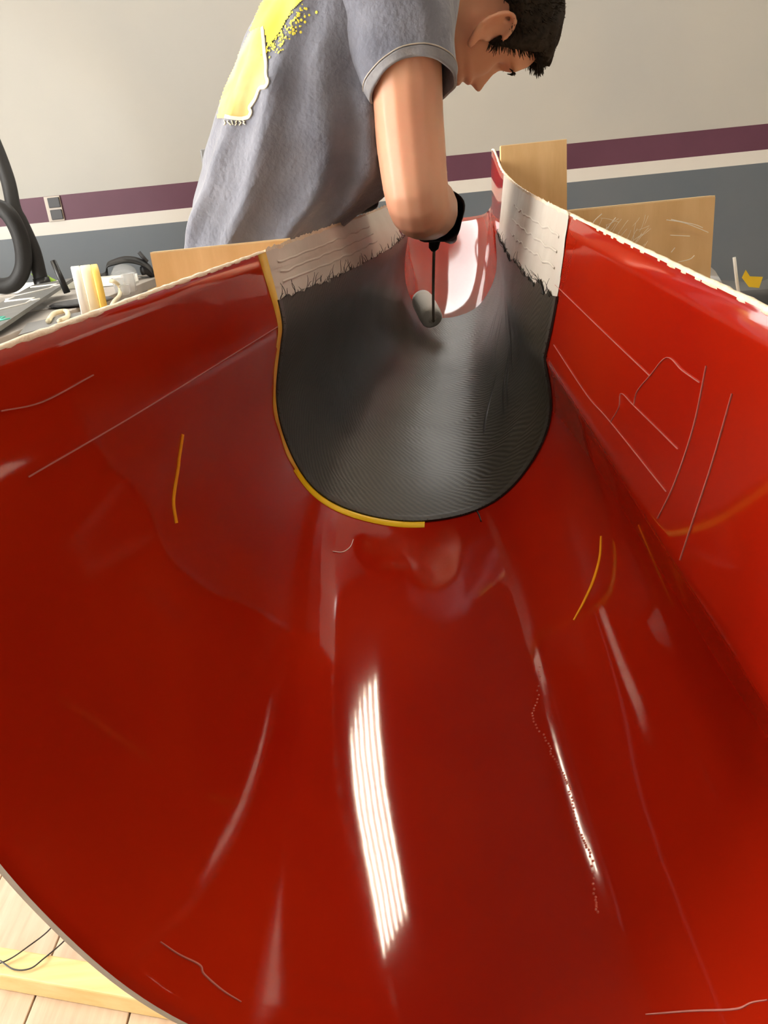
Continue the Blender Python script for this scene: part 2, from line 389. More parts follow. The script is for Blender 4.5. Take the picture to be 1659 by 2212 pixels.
for u0 in (0, 12):
    pts = []; rr = []; yy = mouthY(u0)
    while yy < 2.5:
        p = SO(u0, yy, -.0025); p += Vector((rnd.uniform(-1, 1), 0, rnd.uniform(-.8, .3)))*.0004; pts.append(p); rr.append(.0027+rnd.uniform(-.0003, .0003)); yy += .009
    tag(MB().tube(pts, rr, 7).build('rough_edge', M['edge'], mould), 'rough pale trimmed edge of the flange')

# ------------------------------------------------------------------ carbon cloth, white flange tape, yellow tape
def uL(Y): t = (Y-.95); return 1.0+.95*min(1, max(0, t))
def uR(Y): t = (Y-.95); return 10.9-.80*min(1, max(0, t))
carb = thing('carbon_fibre_layup', 'dark carbon fibre cloth wetted out inside the tube of the red mould', 'carbon cloth', None, (.12, 1.4, .8))
cy = [.952+.985*k/70 for k in range(71)]; NU = 90
def jag(Y, side):
    v = Vector((Y*55, side*7.3, 0)); return .13*noise.noise(v)+.10*noise.noise(v*3.1)
cg_in, cg_out = [], []
for y in cy:
    a, b = uL(y)+jag(y, 0), uR(y)+jag(y, 1)
    us = [a+(b-a)*k/NU for k in range(NU+1)]
    cg_in.append([SO(u, y, .0036) for u in us]); cg_out.append([SO(u, y, .0009) for u in us])
cm = MB().grid(cg_in, 0, True); k0 = len(cm.v); cm.grid(cg_out, 0, True, True)
for j in range(NU): cm.f.append((j, j+1, k0+j+1, k0+j)); cm.m.append(1); cm.smooth.append(False)
cloth = cm.build('cloth', [M['carbon'], M['fibre']], carb)
uvl = cloth.data.uv_layers.new(name='UVMap'); nn = (NU+1)
for lp in cloth.data.loops:
    vi = lp.vertex_index % k0; uvl.data[lp.index].uv = ((vi % nn)/NU*.95, cy[vi//nn]-.95)
# frayed tows along the two upper edges and the front rim
fr = MB()
def strand(p, d, L_, r, mb, curl=.5):
    pts = [p]; d = Vector(d).normalized(); q = Vector(p)
    for k in range(4):
        d = (d+Vector((rnd.uniform(-1, 1), rnd.uniform(-1, 1), rnd.uniform(-1, 1)))*curl*.5).normalized(); q = q+d*(L_/4); pts.append(q.copy())
    mb.tube(pts, [r, r, r*.9, r*.7, r*.4], 3, caps=False)
for k in range(230):
    y = rnd.uniform(.955, 1.9); side = rnd.random() < .5
    u = (uL(y)+jag(y, 0)) if side else (uR(y)+jag(y, 1)); p = SO(u, y, .003)
    n = SN(u, y)*NSGN
    strand(p, Vector((0, rnd.uniform(-.5, .5), 1))+n*rnd.uniform(.0, .5), rnd.choice((.004, .006, .009, .020)), .0005, fr, .7)
for k in range(150):
    u = rnd.uniform(1.2, 10.6); p = SO(u, .953, .003)
    strand(p, Vector((0, -1, 0))+SN(u, .953)*NSGN*rnd.uniform(0, 1), rnd.uniform(.003, .006), .0004, fr)
tuft = [hit(shell_bvh, a, b, .0015)[0] for a, b in ((1026, 1098), (1031, 1106), (1036, 1116), (1040, 1128))]
fr.tube(catmull(tuft, 4), .0010, 5)
tag(fr.build('frayed_fibres', M['fibre'], carb), None, None, None, 'stuff')
# overlap: a second ply edge a few cm inside the rim, and wrinkle ridges of wet cloth on the right
wr = MB()
for k in range(10):
    u0 = rnd.uniform(7.3, 9.0); y0 = rnd.uniform(1.1, 1.5); rows = []
    for i in range(14):
        t = i/13; y = y0+.22*t; u = u0+1.0*t*t*.9
        n = SN(u, y)*NSGN; p = SO(u, y, .0034); h = .0011*math.sin(PI*t)
        sd = (S(u+.05, y)-S(u-.05, y)).normalized()
        rows.append([p-sd*.004, p-sd*.0015+n*h, p+sd*.0015+n*h, p+sd*.004])
    wr.grid(rows)
tag(wr.build('wrinkles', M['fibre'], carb), None, None, None, 'stuff')
# white tape strips on both flange walls
def film(side, label):
    t = thing('white_flange_tape', label, 'masking tape', 'white tape on the flange walls', S(0 if side else 12, 1.4))
    ys = [.956+(.93 if not side else .85)*k/60 for k in range(61)]
    cuts = (-.02, .36, .72, 1.25) if side else (-.02, .40, .75, 1.2)
    for k in range(3):
        rows = []
        for y in ys:
            full = uL(y) if side else 12-uR(y)
            us = [full*(cuts[k]+(cuts[k+1]+.03-cuts[k])*j/8) for j in range(9)]
            row = []
            for j, uu in enumerate(us):
                uu = max(0, min(1.98, uu)); u = uu if side else 12-uu
                row.append(SO(u, y, .0007+.0004*(2-k)+.0006*noise.noise(Vector((y*30, uu*5, k)))))
            rows.append(row)
        MB().grid(rows).build('tape_strip', M['film'], t)
    # crinkled ridges in the tape
    cr = MB()
    for k in range(3):
        rows = []; base = .28+.2*k
        for i in range(50):
            y = .99+.55*i/49; full = uL(y) if side else 12-uR(y)
            uu = full*(base+.05*noise.noise(Vector((y*22, k*9, side)))); u = uu if side else 12-uu
            n = SN(u, y)*NSGN; p = SO(u, y, .0018); rows.append([p+Vector((0, 0, -.0016)), p+n*.0012, p+Vector((0, 0, .0016))])
        cr.grid(rows)
    tag(cr.build('crinkle', M['film'], t), None, None, None, 'stuff')
    # torn lip standing over the trimmed top edge
    tl = MB(); rows = []
    for i in range(120):
        y = .956+.9*i/119; u = 0 if side else 12; p = SO(u, y, .0015); h = .004+.004*noise.noise(Vector((y*80, side, 3)))
        rows.append([p+Vector((0, 0, -.004)), p+Vector((0, 0, h))])
    tl.grid(rows); tl.build('torn_lip', M['edge'], t)
    return t
film(1, 'white tape lining the flange wall beside the man in the grey shirt')
film(0, 'white tape lining the flange wall that rises towards the tall plywood')
# yellow tape at the seam, amber where it is thin and runs up the flange
yt = thing('yellow_seam_tape', 'bright yellow tape edging the carbon cloth along the seam', 'tape', None, S(5.5, .945))
def band(u0, u1, w, d, n=70):
    rows = []
    for k in range(n+1):
        u = u0+(u1-u0)*k/n; ww = w(u); rows.append([SO(u, .953-ww, d*.2), SO(u, .953-ww, d), SO(u, .955, d*1.6)])
    return MB().grid(rows)
band(3.9, 6.28, lambda u: .013, .0010).build('tape_band', M['yellow'], yt)
tag(band(0, 3.95, lambda u: (.024-.012*min(1, u/1.6)) if u < 2 else .0085+.002*math.sin(u*9), .0012).build('tape_band', M['amber'], yt), 'wrinkled amber part of the tape on the flange')

# ------------------------------------------------------------------ marks on the mould
def marks(name, lines, w, m, label=None, off=.0007, th=.0004, taper=False):
    for ln in lines:
        o = decal_strip(MB(), shell_bvh, ln, w, off, th, taper).build(name, m, mould)
        if label: tag(o, label)
marks('scribed_line', [[(1200,615),(1300,712),(1405,812)], [(1197,745),(1270,855),(1320,912),(1440,1062)], [(1405,812),(1442,772),(1475,800),(1512,826)],
      [(1405,812),(1378,845),(1370,875)], [(1320,912),(1338,880),(1343,850),(1370,876),(1420,925),(1465,970)]], .00035, M['scribe'], 'fine pale scribed line on the flange wall')
marks('scratch', [[(1527,790),(1500,920),(1460,1040),(1422,1120)], [(1583,850),(1540,1000),(1500,1120),(1470,1210)]], .0009, M['scribe'], 'long pale scratch', taper=True)
marks('seam_line', [[(0,888),(90,868),(200,810)], [(60,1030),(300,890),(600,705)]], .0006, M['scribe'])
marks('fibre_hair', [[(718,1192),(740,1193),(756,1182),(763,1166)]], .0007, M['glassfib'])
bead = [(1168,1440),(1160,1510),(1152,1552),(1180,1600),(1198,1640),(1222,1680),(1232,1710),(1242,1760),(1256,1810),(1276,1850),(1284,1930),(1290,1970)]
mb = MB()
for q in catmull([Vector((a, b, 0)) for a, b in bead], 7):
    p, n = hit(shell_bvh, q.x+rnd.uniform(-3, 3), q.y, 0)
    if p: mb.lathe([(.0, .0006), (.0008, .0005), (.0012, 0)], p, n, 6)
tag(mb.build('resin_bead', M['resin'], mould), 'broken line of dried resin drops', None, None, 'stuff')
marks('edge_crack', [[(345,2035),(385,2062),(430,2085),(440,2105),(480,2140),(520,2165)], [(1395,2192),(1420,2190),(1500,2184),(1590,2180),(1625,2166),(1659,2160)]], .0010, M['scribe'], 'pale crack near the lip of the mouth', taper=True)
marks('orange_stroke', [[(394,938),(386,990),(384,1010),(376,1060),(374,1090),(380,1130)]], .0042, M['orange'], 'short orange stroke', taper=False)
marks('orange_stroke', [[(1299,1158),(1296,1205),(1282,1255),(1262,1300),(1240,1340)]], .0030, M['orange'], 'short orange stroke', taper=True)  # tapered orange strip on the right-hand wall

# ------------------------------------------------------------------ plywood cradles
def cradle(Y, xl, zl, xr, zr, zb, u0, label, th=.018, legs=()):
    t = thing('plywood_cradle', label, 'cradle', 'plywood cradles under the mould', ((xl+xr)/2, Y, 0))
    prof = [SO(u0+(12-u0)*k/70, Y, -.0082) for k in range(71)]
    pts = [Vector((xl, Y, zl)), Vector((prof[0].x-.001, Y, zl))] + [Vector((p.x, Y, p.z)) for p in prof if p.z < min(zl, zr)-.002 or p.x > .15] + [Vector((prof[-1].x+.001, Y, zr)), Vector((xr, Y, zr)), Vector((xr, Y, zb)), Vector((xl, Y, zb))]
    MB().ngon_prism(pts, (0, th, 0)).build('board', M['ply'], t)
    for (a, b, z) in ((xl, prof[0].x-.002, zl), (prof[-1].x+.002, xr, zr)):
        if b-a > .01:
            for q in (.22, .78): MB().box(((a+b)/2, Y+th*q, z+.0008), (b-a, th*.34, .0022)).build('ply_edge', M['plyedge'], t)
    for x in legs: MB().box((x, Y+th+.0195, (zb+.22)/2), (.088, .038, zb+.22), bev=.002).build('leg', M['pine'], t)
    MB().box(((xl+xr)/2, Y+th+.06, .0195), (xr-xl+.1, .04, .038), bev=.002).build('foot_beam', M['pine'], t)
    return t
c1 = cradle(1.10, -.278, 1.112, .486, 1.112, .56, 0, 'wide plywood cradle near the mouth of the mould, with stray glass fibres', legs=(-.2, .41))
c2 = cradle(2.05, -.08, 1.10, .532, 1.243, .64, .95, 'tall plywood cradle behind the far flange', legs=(.0, .47))
gf = MB()
for k in range(260):
    x = rnd.uniform(.265, .40); z = rnd.uniform(.93, 1.10)
    a = rnd.gauss(-2.4, .35); strand(Vector((x, 1.0985, z)), (math.cos(a), -.05, math.sin(a)), rnd.uniform(.012, .035), .00035, gf, .3)
for (pts) in ([(1275,505),(1282,480),(1300,462)], [(1440,475),(1480,482),(1530,502)], [(1450,474),(1500,485),(1518,492)], [(1448,508),(1490,510)], [(1465,566),(1490,560),(1500,552)], [(1300,500),(1312,492),(1330,470)], [(1450,545),(1458,535)]):
    gf.tube(catmull([atY(a, b, 1.096) for a, b in pts], 5), .0007, 4)
tag(gf.build('glass_fibres', M['glassfib'], c1), None, None, None, 'stuff')

# ------------------------------------------------------------------ the man
def eval_mesh(o, name):
    dg = bpy.context.evaluated_depsgraph_get(); ev = o.evaluated_get(dg)
    me = bpy.data.meshes.new_from_object(ev, preserve_all_data_layers=False, depsgraph=dg); me.name = name
    bpy.data.objects.remove(o); return me
def remesh(mb, name, vox, material, parent, smooth=6, fac=.5):
    o = mb.build(name+'_raw', material)
    m = o.modifiers.new('r', 'REMESH'); m.mode = 'VOXEL'; m.voxel_size = vox; m.use_smooth_shade = True
    s_ = o.modifiers.new('s', 'SMOOTH'); s_.iterations = smooth; s_.factor = fac
    me = eval_mesh(o, name); me.materials.clear(); me.materials.append(material)
    me.polygons.foreach_set('use_smooth', [True]*len(me.polygons))
    q = new_obj(name, me)
    if parent is not None: q.parent = parent; q.matrix_parent_inverse = Matrix.Translation(-parent_loc(parent))
    return q
def limb(mb, pts, rad, n=16, sub=6):
    P = catmull(pts, sub); Rr = []
    for i in range(len(pts)-1):
        for k in range(sub): t = k/sub; t = t*t*(3-2*t); Rr.append(rad[i]*(1-t)+rad[i+1]*t)
    Rr.append(rad[-1])
    # rounded ends
    d0 = (P[0]-P[1]).normalized(); d1 = (P[-1]-P[-2]).normalized()
    pre = [P[0]+d0*Rr[0]*math.sin(a) for a in (1.45, 1.0, .5)]; prr = [Rr[0]*math.cos(a) for a in (1.45, 1.0, .5)]
    pos = [P[-1]+d1*Rr[-1]*math.sin(a) for a in (.5, 1.0, 1.45)]; por = [Rr[-1]*math.cos(a) for a in (.5, 1.0, 1.45)]
    mb.tube(pre+P+pos, prr+Rr+por, n); return mb
YM = 1.45
man = thing('person', 'person in a faded grey t-shirt and black gloves bending over the mould with a roller', 'person', None, (-.24, YM, 0))
# torso sections: (back point, front point, half width)
TS = [((-.325,.965),(-.085,.93),.165), ((-.318,1.03),(-.075,.99),.166), ((-.302,1.10),(-.055,1.088),.167), ((-.27,1.18),(.048,1.152),.168), ((-.225,1.265),(.108,1.195),.176),
      ((-.16,1.375),(.125,1.265),.188), ((-.094,1.461),(.160,1.335),.195), ((-.01,1.535),(.180,1.39),.190), ((.06,1.575),(.190,1.425),.130), ((.10,1.585),(.197,1.452),.075)]
def torso_point(t, a, grow=0.):
    """t: 0 hem .. 9 collar, a: angle, 0 = towards the camera side (-Y)"""
    i = int(min(max(math.floor(t), 0), len(TS)-2)); f = t-i
    def cr(get):
        g = [get(TS[min(max(i+k, 0), len(TS)-1)]) for k in (-1, 0, 1, 2)]
        return .5*((2*g[1])+(g[2]-g[0])*f+(2*g[0]-5*g[1]+4*g[2]-g[3])*f*f+(3*g[1]-g[0]-3*g[2]+g[3])*f**3)
    bk = Vector((cr(lambda s_: s_[0][0]), 0, cr(lambda s_: s_[0][1]))); ft = Vector((cr(lambda s_: s_[1][0]), 0, cr(lambda s_: s_[1][1]))); w = cr(lambda s_: s_[2])
    c = (bk+ft)/2; dv = (ft-bk)/2; L_ = dv.length; dv.normalize()
    ca, sa = math.cos(a), math.sin(a); e = .78
    x = math.copysign(abs(sa)**e, sa); y = math.copysign(abs(ca)**e, ca)
    return c + Vector((0, YM, 0)) + dv*(x*(L_+grow)) + Vector((0, -1, 0))*(y*(w+grow))
NT, NAA = 90, 96
# --- body
body = MB()
rows = [[torso_point(.3+8.2*i/40, 2*PI*k/40, -.014) for k in range(40)] for i in range(41)]
body.grid(rows, wrap=True); nb = len(body.v)
body.f.append(tuple(range(39, -1, -1))); body.m.append(0); body.smooth.append(True); body.f.append(tuple(nb-40+k for k in range(40))); body.m.append(0); body.smooth.append(True)
SHR = Vector((.085, 1.285, 1.462)); SHL = Vector((.085, 1.615, 1.462))
ELR = atY(902, 428, 1.265); WRR = atY(950, 468, 1.49); HNR = atY(955, 476, 1.575)
armR = [SHR, SHR.lerp(ELR, .35)+Vector((.004, -.004, 0)), SHR.lerp(ELR, .7), ELR, ELR.lerp(WRR, .35)+Vector((0, 0, -.004)), WRR, HNR]
limb(body, armR, [.058, .055, .052, .049, .0505, .032, .030])
ELL = Vector((-.03, 1.74, 1.27)); WRL = Vector((-.03, 1.60, 1.195)); HNL = Vector((-.015, 1.54, 1.185))
limb(body, [SHL, SHL.lerp(ELL, .5), ELL, ELL.lerp(WRL, .4), WRL, HNL], [.058, .052, .044, .046, .031, .03])
for sy in (-1, 1):
    hp = Vector((-.20, YM+sy*.09, .93)); kn = Vector((-.20, YM+sy*.10, .50)); an = Vector((-.27, YM+sy*.10, .09))
    limb(body, [Vector((-.19, YM+sy*.06, 1.0)), hp, hp.lerp(kn, .5), kn, kn.lerp(an, .4), an, an+Vector((.03, 0, -.03)), an+Vector((.13, 0, -.055))], [.10, .095, .078, .058, .056, .038, .036, .028])
# --- head: local axes  s (towards camera = his right), f (face), u (crown)
HU = Vector((.985, 0, .17)).normalized(); HF = Vector((.17, 0, -.985)).normalized(); HS = Vector((0, -1, 0))
HF0 = HF.copy(); YAW = math.radians(17); HF = HF0*math.cos(YAW)+Vector((0, 1, 0))*math.sin(YAW); HS = Vector((0, -1, 0))*math.cos(YAW)+HF0*math.sin(YAW)
HO = atY(1035, 203, YM+.03) - HU*.079 - HF*.112
def H(s_, f_, u_): return HO + HS*s_ + HF*f_ + HU*u_
def lerp_tab(T, v):
    if v <= T[0][0]: return T[0][1]
    for (a, b), (c, d) in zip(T, T[1:]):
        if v <= c: t = (v-a)/(c-a); t = t*t*(3-2*t)*.5+t*.5; return b+(d-b)*t
    return T[-1][1]
TF = [(-.012,.045),(0,.070),(.012,.083),(.028,.079),(.036,.078),(.043,.091),(.0500,.087),(.053,.079),(.056,.088),(.062,.094),(.069,.084),(.08,.082),(.10,.082),(.115,.083),(.128,.090),(.137,.0935),(.16,.092),(.18,.083),(.198,.062),(.212,.034),(.22,.0)]
TB = [(-.012,-.01),(0,-.005),(.02,.012),(.045,.05),(.08,.082),(.12,.100),(.15,.102),(.175,.09),(.195,.066),(.21,.036),(.22,.0)]
TW = [(-.012,.018),(0,.030),(.02,.047),(.05,.060),(.08,.067),(.11,.072),(.14,.076),(.165,.072),(.185,.060),(.2,.045),(.212,.026),(.22,.0)]
def head_pt(v, a, grow=0.):
    ff, bb, ww = lerp_tab(TF, v), lerp_tab(TB, v), lerp_tab(TW, v)
    ca, sa = math.cos(a), math.sin(a)          # a=0 face, pi back
    s_ = math.copysign(abs(sa)**.85, sa)*ww
    f_ = math.copysign(abs(ca)**.9, ca)*(ff if ca > 0 else bb)
    if ca > 0:
        nh = lerp_tab([(.064,0),(.069,.012),(.075,.026),(.080,.029),(.086,.025),(.098,.015),(.110,.007),(.122,0)], v); nw = lerp_tab([(.066,.015),(.078,.014),(.09,.009),(.12,.007)], v)
        f_ += nh*math.exp(-(s_/nw)**2)
        for sg in (-1, 1):
            f_ -= .011*math.exp(-((s_-sg*.031)/.014)**2-((v-.110)/.011)**2)
            f_ += .004*math.exp(-((s_-sg*.042)/.018)**2-((v-.083)/.014)**2)
        f_ -= .004*math.exp(-((v-.0525)/.0022)**2)*math.exp(-(s_/.022)**2)
    g = 1+grow/.085
    return H(s_*g, f_*g, v+grow*(1 if v > .12 else .2)*max(0, (v-.1)/.12))
hm = MB(); vs_ = [-.012+.232*i/72 for i in range(73)]
body.grid([[head_pt(v, 2*PI*k/72) for k in range(72)] for v in vs_], wrap=True)
nb = len(body.v); body.f.append(tuple(nb-73*72+k for k in range(71, -1, -1))); body.m.append(0); body.smooth.append(True)
limb(body, [Vector((.10, YM, 1.50)), H(0, -.045, .0), H(0, -.03, .06)], [.066, .060, .058])
# ears
def ear(mb, sg):
    c = (.014, .098); T = lambda a, r, lift: H(sg*(.071+lift), c[0]-.010*math.sin(a)*0 + r*.62*math.cos(a)*.9 - .22*r*math.sin(a), c[1] + r*math.sin(a))
    rim = []
    for k in range(24):                      # helix: from the front over the top and down the back to the lobe
        a = .35+4.35*k/23; rim.append(T(a, .036 if a < 3.6 else .036-.004*(a-3.6), .010+.009*math.sin(min(PI, max(0, (a-.3)*.75)))))
    mb.tube(rim, [.0030]+[.0044]*20+[.0050, .0058, .0060], 8)
    pl = [T(a_, r_, l_) for a_, r_, l_ in ((.6, .012, .003), (1.5, .026, .006), (2.4, .027, .008), (3.3, .026, .008), (4.2, .022, .006), (5.2, .010, .003))]
    ctr = H(sg*.068, c[0], c[1])
    for q in pl: limb(mb, [ctr, q], [.010, .0055], 10, 3)
    limb(mb, [T(4.2, .024, .007), T(4.65, .035, .008)], [.007, .0068])          # lobe
    limb(mb, [T(.7, .020, .008), T(1.6, .024, .012), T(2.6, .023, .013), T(3.6, .020, .011)], [.0028]*4)   # inner fold
    limb(mb, [T(5.9, .016, .006), T(5.5, .017, .007)], [.004, .004])
ear(body, 1); ear(body, -1)
skin = remesh(body, 'body', .0034, M['skin'], man, 5, .5)
for sg in (-1, 1):
    e = MB().lathe([(.0001, -.0115), (.006, -.0098), (.0100, -.0058), (.0115, 0), (.0100, .0058), (.006, .0098), (.0001, .0115)], H(sg*.031, .054, .110), HF, 14).build('eye', M['eyew'], man)
    MB().lathe([(.0055, .0104), (.003, .0114), (.0001, .0118)], H(sg*.031, .054, .110), HF, 12).build('iris', M['iris'], e)
    eb = MB()
    for k in range(26):
        t = k/25; p = H(sg*(.014+.036*t), .0915-.014*t*t, .128+.006*math.sin(PI*t)-.003*t); strand(p, HS*sg+HU*.3+HF*.25, .010, .0007, eb, .3)
    eb.build('eyebrow', M['hair'], man)
# hair cap with tufts
def hairline(a):       # lowest v covered by hair at angle a (0 face .. pi back)
    a = abs(a); return lerp_tab([(0,.176),(.45,.173),(.75,.168),(.95,.160),(1.1,.132),(1.2,.096),(1.28,.092),(1.36,.125),(1.65,.132),(1.9,.11),(2.3,.06),(PI,.045)], a)
hc = MB(); rows = []
NA_ = 120
for i in range(46):
    row = []
    for k in range(NA_):
        a = -PI+2*PI*k/NA_; v0 = hairline(a)+.004*noise.noise(Vector((a*9, 1, 2))); v = v0+(.2195-v0)*i/45
        th = (.003+.010*min(1, i/8)) * (1 if abs(a) > 1.3 else 1.35) + .004*noise.noise(Vector((a*8, v*60, 4)))
        if i == 0: th = -.002
        row.append(head_pt(v, a, th))
    rows.append(row)
hc.grid(rows, wrap=True)
hair = hc.build('hair', M['hair'], man)
ht = MB()
for k in range(5200):
    a = rnd.uniform(-PI, PI); v0 = hairline(a); v = v0+(.215-v0)*rnd.random()**1.2
    p = head_pt(v, a, .004); n = (p-H(0, -.01, .12)).normalized()
    fringe = abs(a) < .7 and v < v0+.04
    d = n*(.7)+HF*(.9 if fringe else .1)-HU*(.55 if fringe else .25)
    strand(p, d, rnd.uniform(.012, .026) if fringe else rnd.uniform(.009, .018), .0009, ht, .3)
tag(ht.build('hair_strands', M['hair'], hair), None, None, None, 'stuff')
# --- t-shirt
def folds(t, a, p):
    v = 0
    # slack folds falling from the armpit to the waist on the camera side
    for k, (a0, sl, wd, am) in enumerate(((.45, -.16, .10, .020), (.10, -.12, .09, .018), (-.28, -.08, .10, .016), (.85, -.20, .08, .014), (-.75, .02, .13, .012))):
        c = a0+sl*(t-4); v += am*math.exp(-((a-c)/wd)**2)*math.exp(-((t-3.2)/2.6)**2)
    v += .008*noise.noise(Vector((p.x*8, p.y*8, p.z*8+3)))+.005*noise.noise(Vector((p.x*20, p.y*20, p.z*20)))
    v -= .012*math.exp(-((t-.9)/.35)**2)*(.5+.5*math.sin(a*7))*.5
    return v
rows = []
for i in range(NT+1):
    t = 9*i/NT; row = []
    for k in range(NAA):
        a = -PI+2*PI*k/NAA; p = torso_point(t, a); row.append(torso_point(t, a, folds(t, a, p)*min(1, (9.2-t)/1.2)))
    rows.append(row)
sm = MB().grid(rows, wrap=True)
tee = sm.build('t_shirt', M['shirt'], man)
HEM = atY(892, 205, 1.262)
def sleeve(sh_, hem, sgn, name):
    ax = (hem-sh_).normalized(); e1 = (Vector((0, -sgn, 0))-ax*ax.dot(Vector((0, -sgn, 0)))).normalized(); e2 = ax.cross(e1)
    L_ = (hem-sh_).length; rows = []
    def ring(t, dr, n=56):
        row = []
        for k in range(n):
            a = 2*PI*k/n; r = (.098-.036*max(0, t)**.8)+dr; ex = .016*(1-t)
            arch = -.030*max(0, math.cos(a))**1.5*t if sgn > 0 else 0
            wob = .004*math.sin(3*a+5*t)+.0035*noise.noise(Vector((math.cos(a)*2.5, math.sin(a)*2.5, t*4+sgn)))
            row.append(sh_+ax*(L_*t+arch)+e1*(math.cos(a)*(r+wob))+e2*(math.sin(a)*(r+ex+wob)))
        return row
    rows = [ring(-.42+.0*i, -.06) for i in range(1)] + [ring(-.30, -.03), ring(-.16, -.012)] + [ring(i/24, 0) for i in range(25)] + [ring(1.0, -.003), ring(.9, -.005), ring(.6, -.006)]
    o = MB().grid(rows, wrap=True).build(name, M['shirt'], tee)
    hrows = [ring(.925, .0006), ring(.93, .0020), ring(.94, .0012), ring(.99, .0012), ring(1.012, .0008), ring(1.005, -.003)]
    MB().grid(hrows, wrap=True).build('sleeve_hem', M['hem'], tee)
    MB().tube(ring(.915, .0012), .0011, 5, closed=True).build('hem_stitch', M['plate'], tee)
    return o
sleeve(SHR+Vector((0, .02, 0)), HEM, 1, 'sleeve'); sleeve(SHL+Vector((0, -.02, 0)), SHL.lerp(ELL, .62), -1, 'sleeve')
MB().tube([torso_point(9, 2*PI*k/40, .001) for k in range(40)], .006, 8, closed=True).build('collar', M['shirt'], tee)
tee_bvh = BVHTree.FromPolygons([Vector(v) for v in sm.v], sm.f)
# printed picture on the back of the shirt
def inside(poly, x, y):
    c = False; j = len(poly)-1
    for i in range(len(poly)):
        if (poly[i][1] > y) != (poly[j][1] > y) and x < (poly[j][0]-poly[i][0])*(y-poly[i][1])/(poly[j][1]-poly[i][1])+poly[i][0]: c = not c
        j = i
    return c
def patch(poly, step, m, name, off):
    xs = [p[0] for p in poly]; ys = [p[1] for p in poly]; idx = {}; vs = []; fs = []
    def vert(x, y):
        if (x, y) not in idx:
            p, n = hit(tee_bvh, x, y, off)
            if p is None or p.y > YM+.02: idx[(x, y)] = None
            else: idx[(x, y)] = len(vs); vs.append(p)
        return idx[(x, y)]
    y = min(ys)
    while y < max(ys):
        x = min(xs)
        while x < max(xs):
            if inside(poly, x+step/2, y+step/2):
                q = [vert(x, y), vert(x+step, y), vert(x+step, y+step), vert(x, y+step)]
                if None not in q: fs.append(q)
            x += step
        y += step
    mb = MB(); mb.add(vs, fs); o = mb.build(name, m, tee); return o
patch([(567,60),(572,110),(575,140),(579,180),(562,192),(552,215),(538,235),(540,248),(528,256),(470,256),(480,200),(500,150),(530,90),(560,40)], 3, M['prto'], 'print_orange_shape', .0012)
patch([(560,-20),(640,-40),(655,0),(634,20),(605,70),(580,102),(570,58),(560,60),(540,70),(560,20)], 3, M['prty'], 'print_yellow_cloud', .0016)
ol = MB(); decal_strip(ol, tee_bvh, [(568,60),(572,110),(576,140),(576,160),(579,178),(574,188),(562,192),(552,215),(540,232),(543,242),(538,252),(525,256),(505,255),(488,252)], .0050, .0018, .0006, False)
ol.build('print_outline', M['prtc'], tee)
dm = MB()
for k in range(150):
    t = rnd.random(); x = 580+t*80+rnd.gauss(0, 10); y = 108-t*95+rnd.gauss(0, 9)+8
    p, n = hit(tee_bvh, x, y, .0012)
    if p is not None: dm.lathe([(rnd.uniform(.0006, .0022), .0), (.0001, .0003)], p, n, 7)
tag(dm.build('print_specks', M['prty'], tee), None, None, None, 'stuff')
lt = MB()
for k, x in enumerate(range(486, 528, 8)):
    decal_strip(lt, tee_bvh, [(x+rnd.uniform(-2, 5), 261+q*3+rnd.uniform(-1, 1)) for q in range(4)], .0012, .0014, .0004, False, 3)
if lt.v: tag(lt.build('print_lettering', M['prtc'], tee), 'faded unreadable lettering under the print')
# --- trousers and shoes
tm = MB()
for sy in (-1, 1):
    hp = Vector((-.20, YM+sy*.085, .93)); kn = Vector((-.20, YM+sy*.10, .50)); an = Vector((-.268, YM+sy*.10, .10))
    limb(tm, [Vector((-.195, YM+sy*.075, 1.02)), hp, hp.lerp(kn, .5), kn, kn.lerp(an, .5), an], [.118, .122, .098, .078, .074, .068], 20)
remesh(tm, 'trousers', .007, M['jeans'], man, 4)
for sy in (-1, 1):
    cx, cyy = -.29, YM+sy*.10
    sp = [(-.02, .038, .10, .045), (.0, .040, .105, .05), (.06, .042, .085, .045), (.14, .048, .062, .0), (.21, .046, .050, .0), (.255, .030, .035, .0), (.268, .006, .022, 0)]
    rows = []
    for x, w, h, _ in [(-.045, .012, .05, 0)]+sp:
        rows.append([Vector((cx+x, cyy+w*math.cos(a)*(1 if math.sin(a) > 0 else 1.05), .022+max(0, math.sin(a))*h-(.0 if math.sin(a) > 0 else 0)+min(0, math.sin(a))*.004)) for a in [2*PI*k/20 for k in range(20)]])
    o = MB().grid(rows, wrap=True).build('shoe', M['shoe'], man)
    so = [[Vector((cx+x, cyy+w*1.06*math.cos(a), z)) for a in [PI/2, -PI/2]] for x, w, h, _ in sp for z in (0,)]
    out = [(cx+x, cyy+w*1.1) for x, w, h, _ in [(-.045, .014, 0, 0)]+sp]+[(cx+x, cyy-w*1.1) for x, w, h, _ in reversed([(-.045, .014, 0, 0)]+sp)]
    MB().ngon_prism([Vector((x, y, .001)) for x, y in out], (0, 0, .024)).build('sole', M['sole'], o)
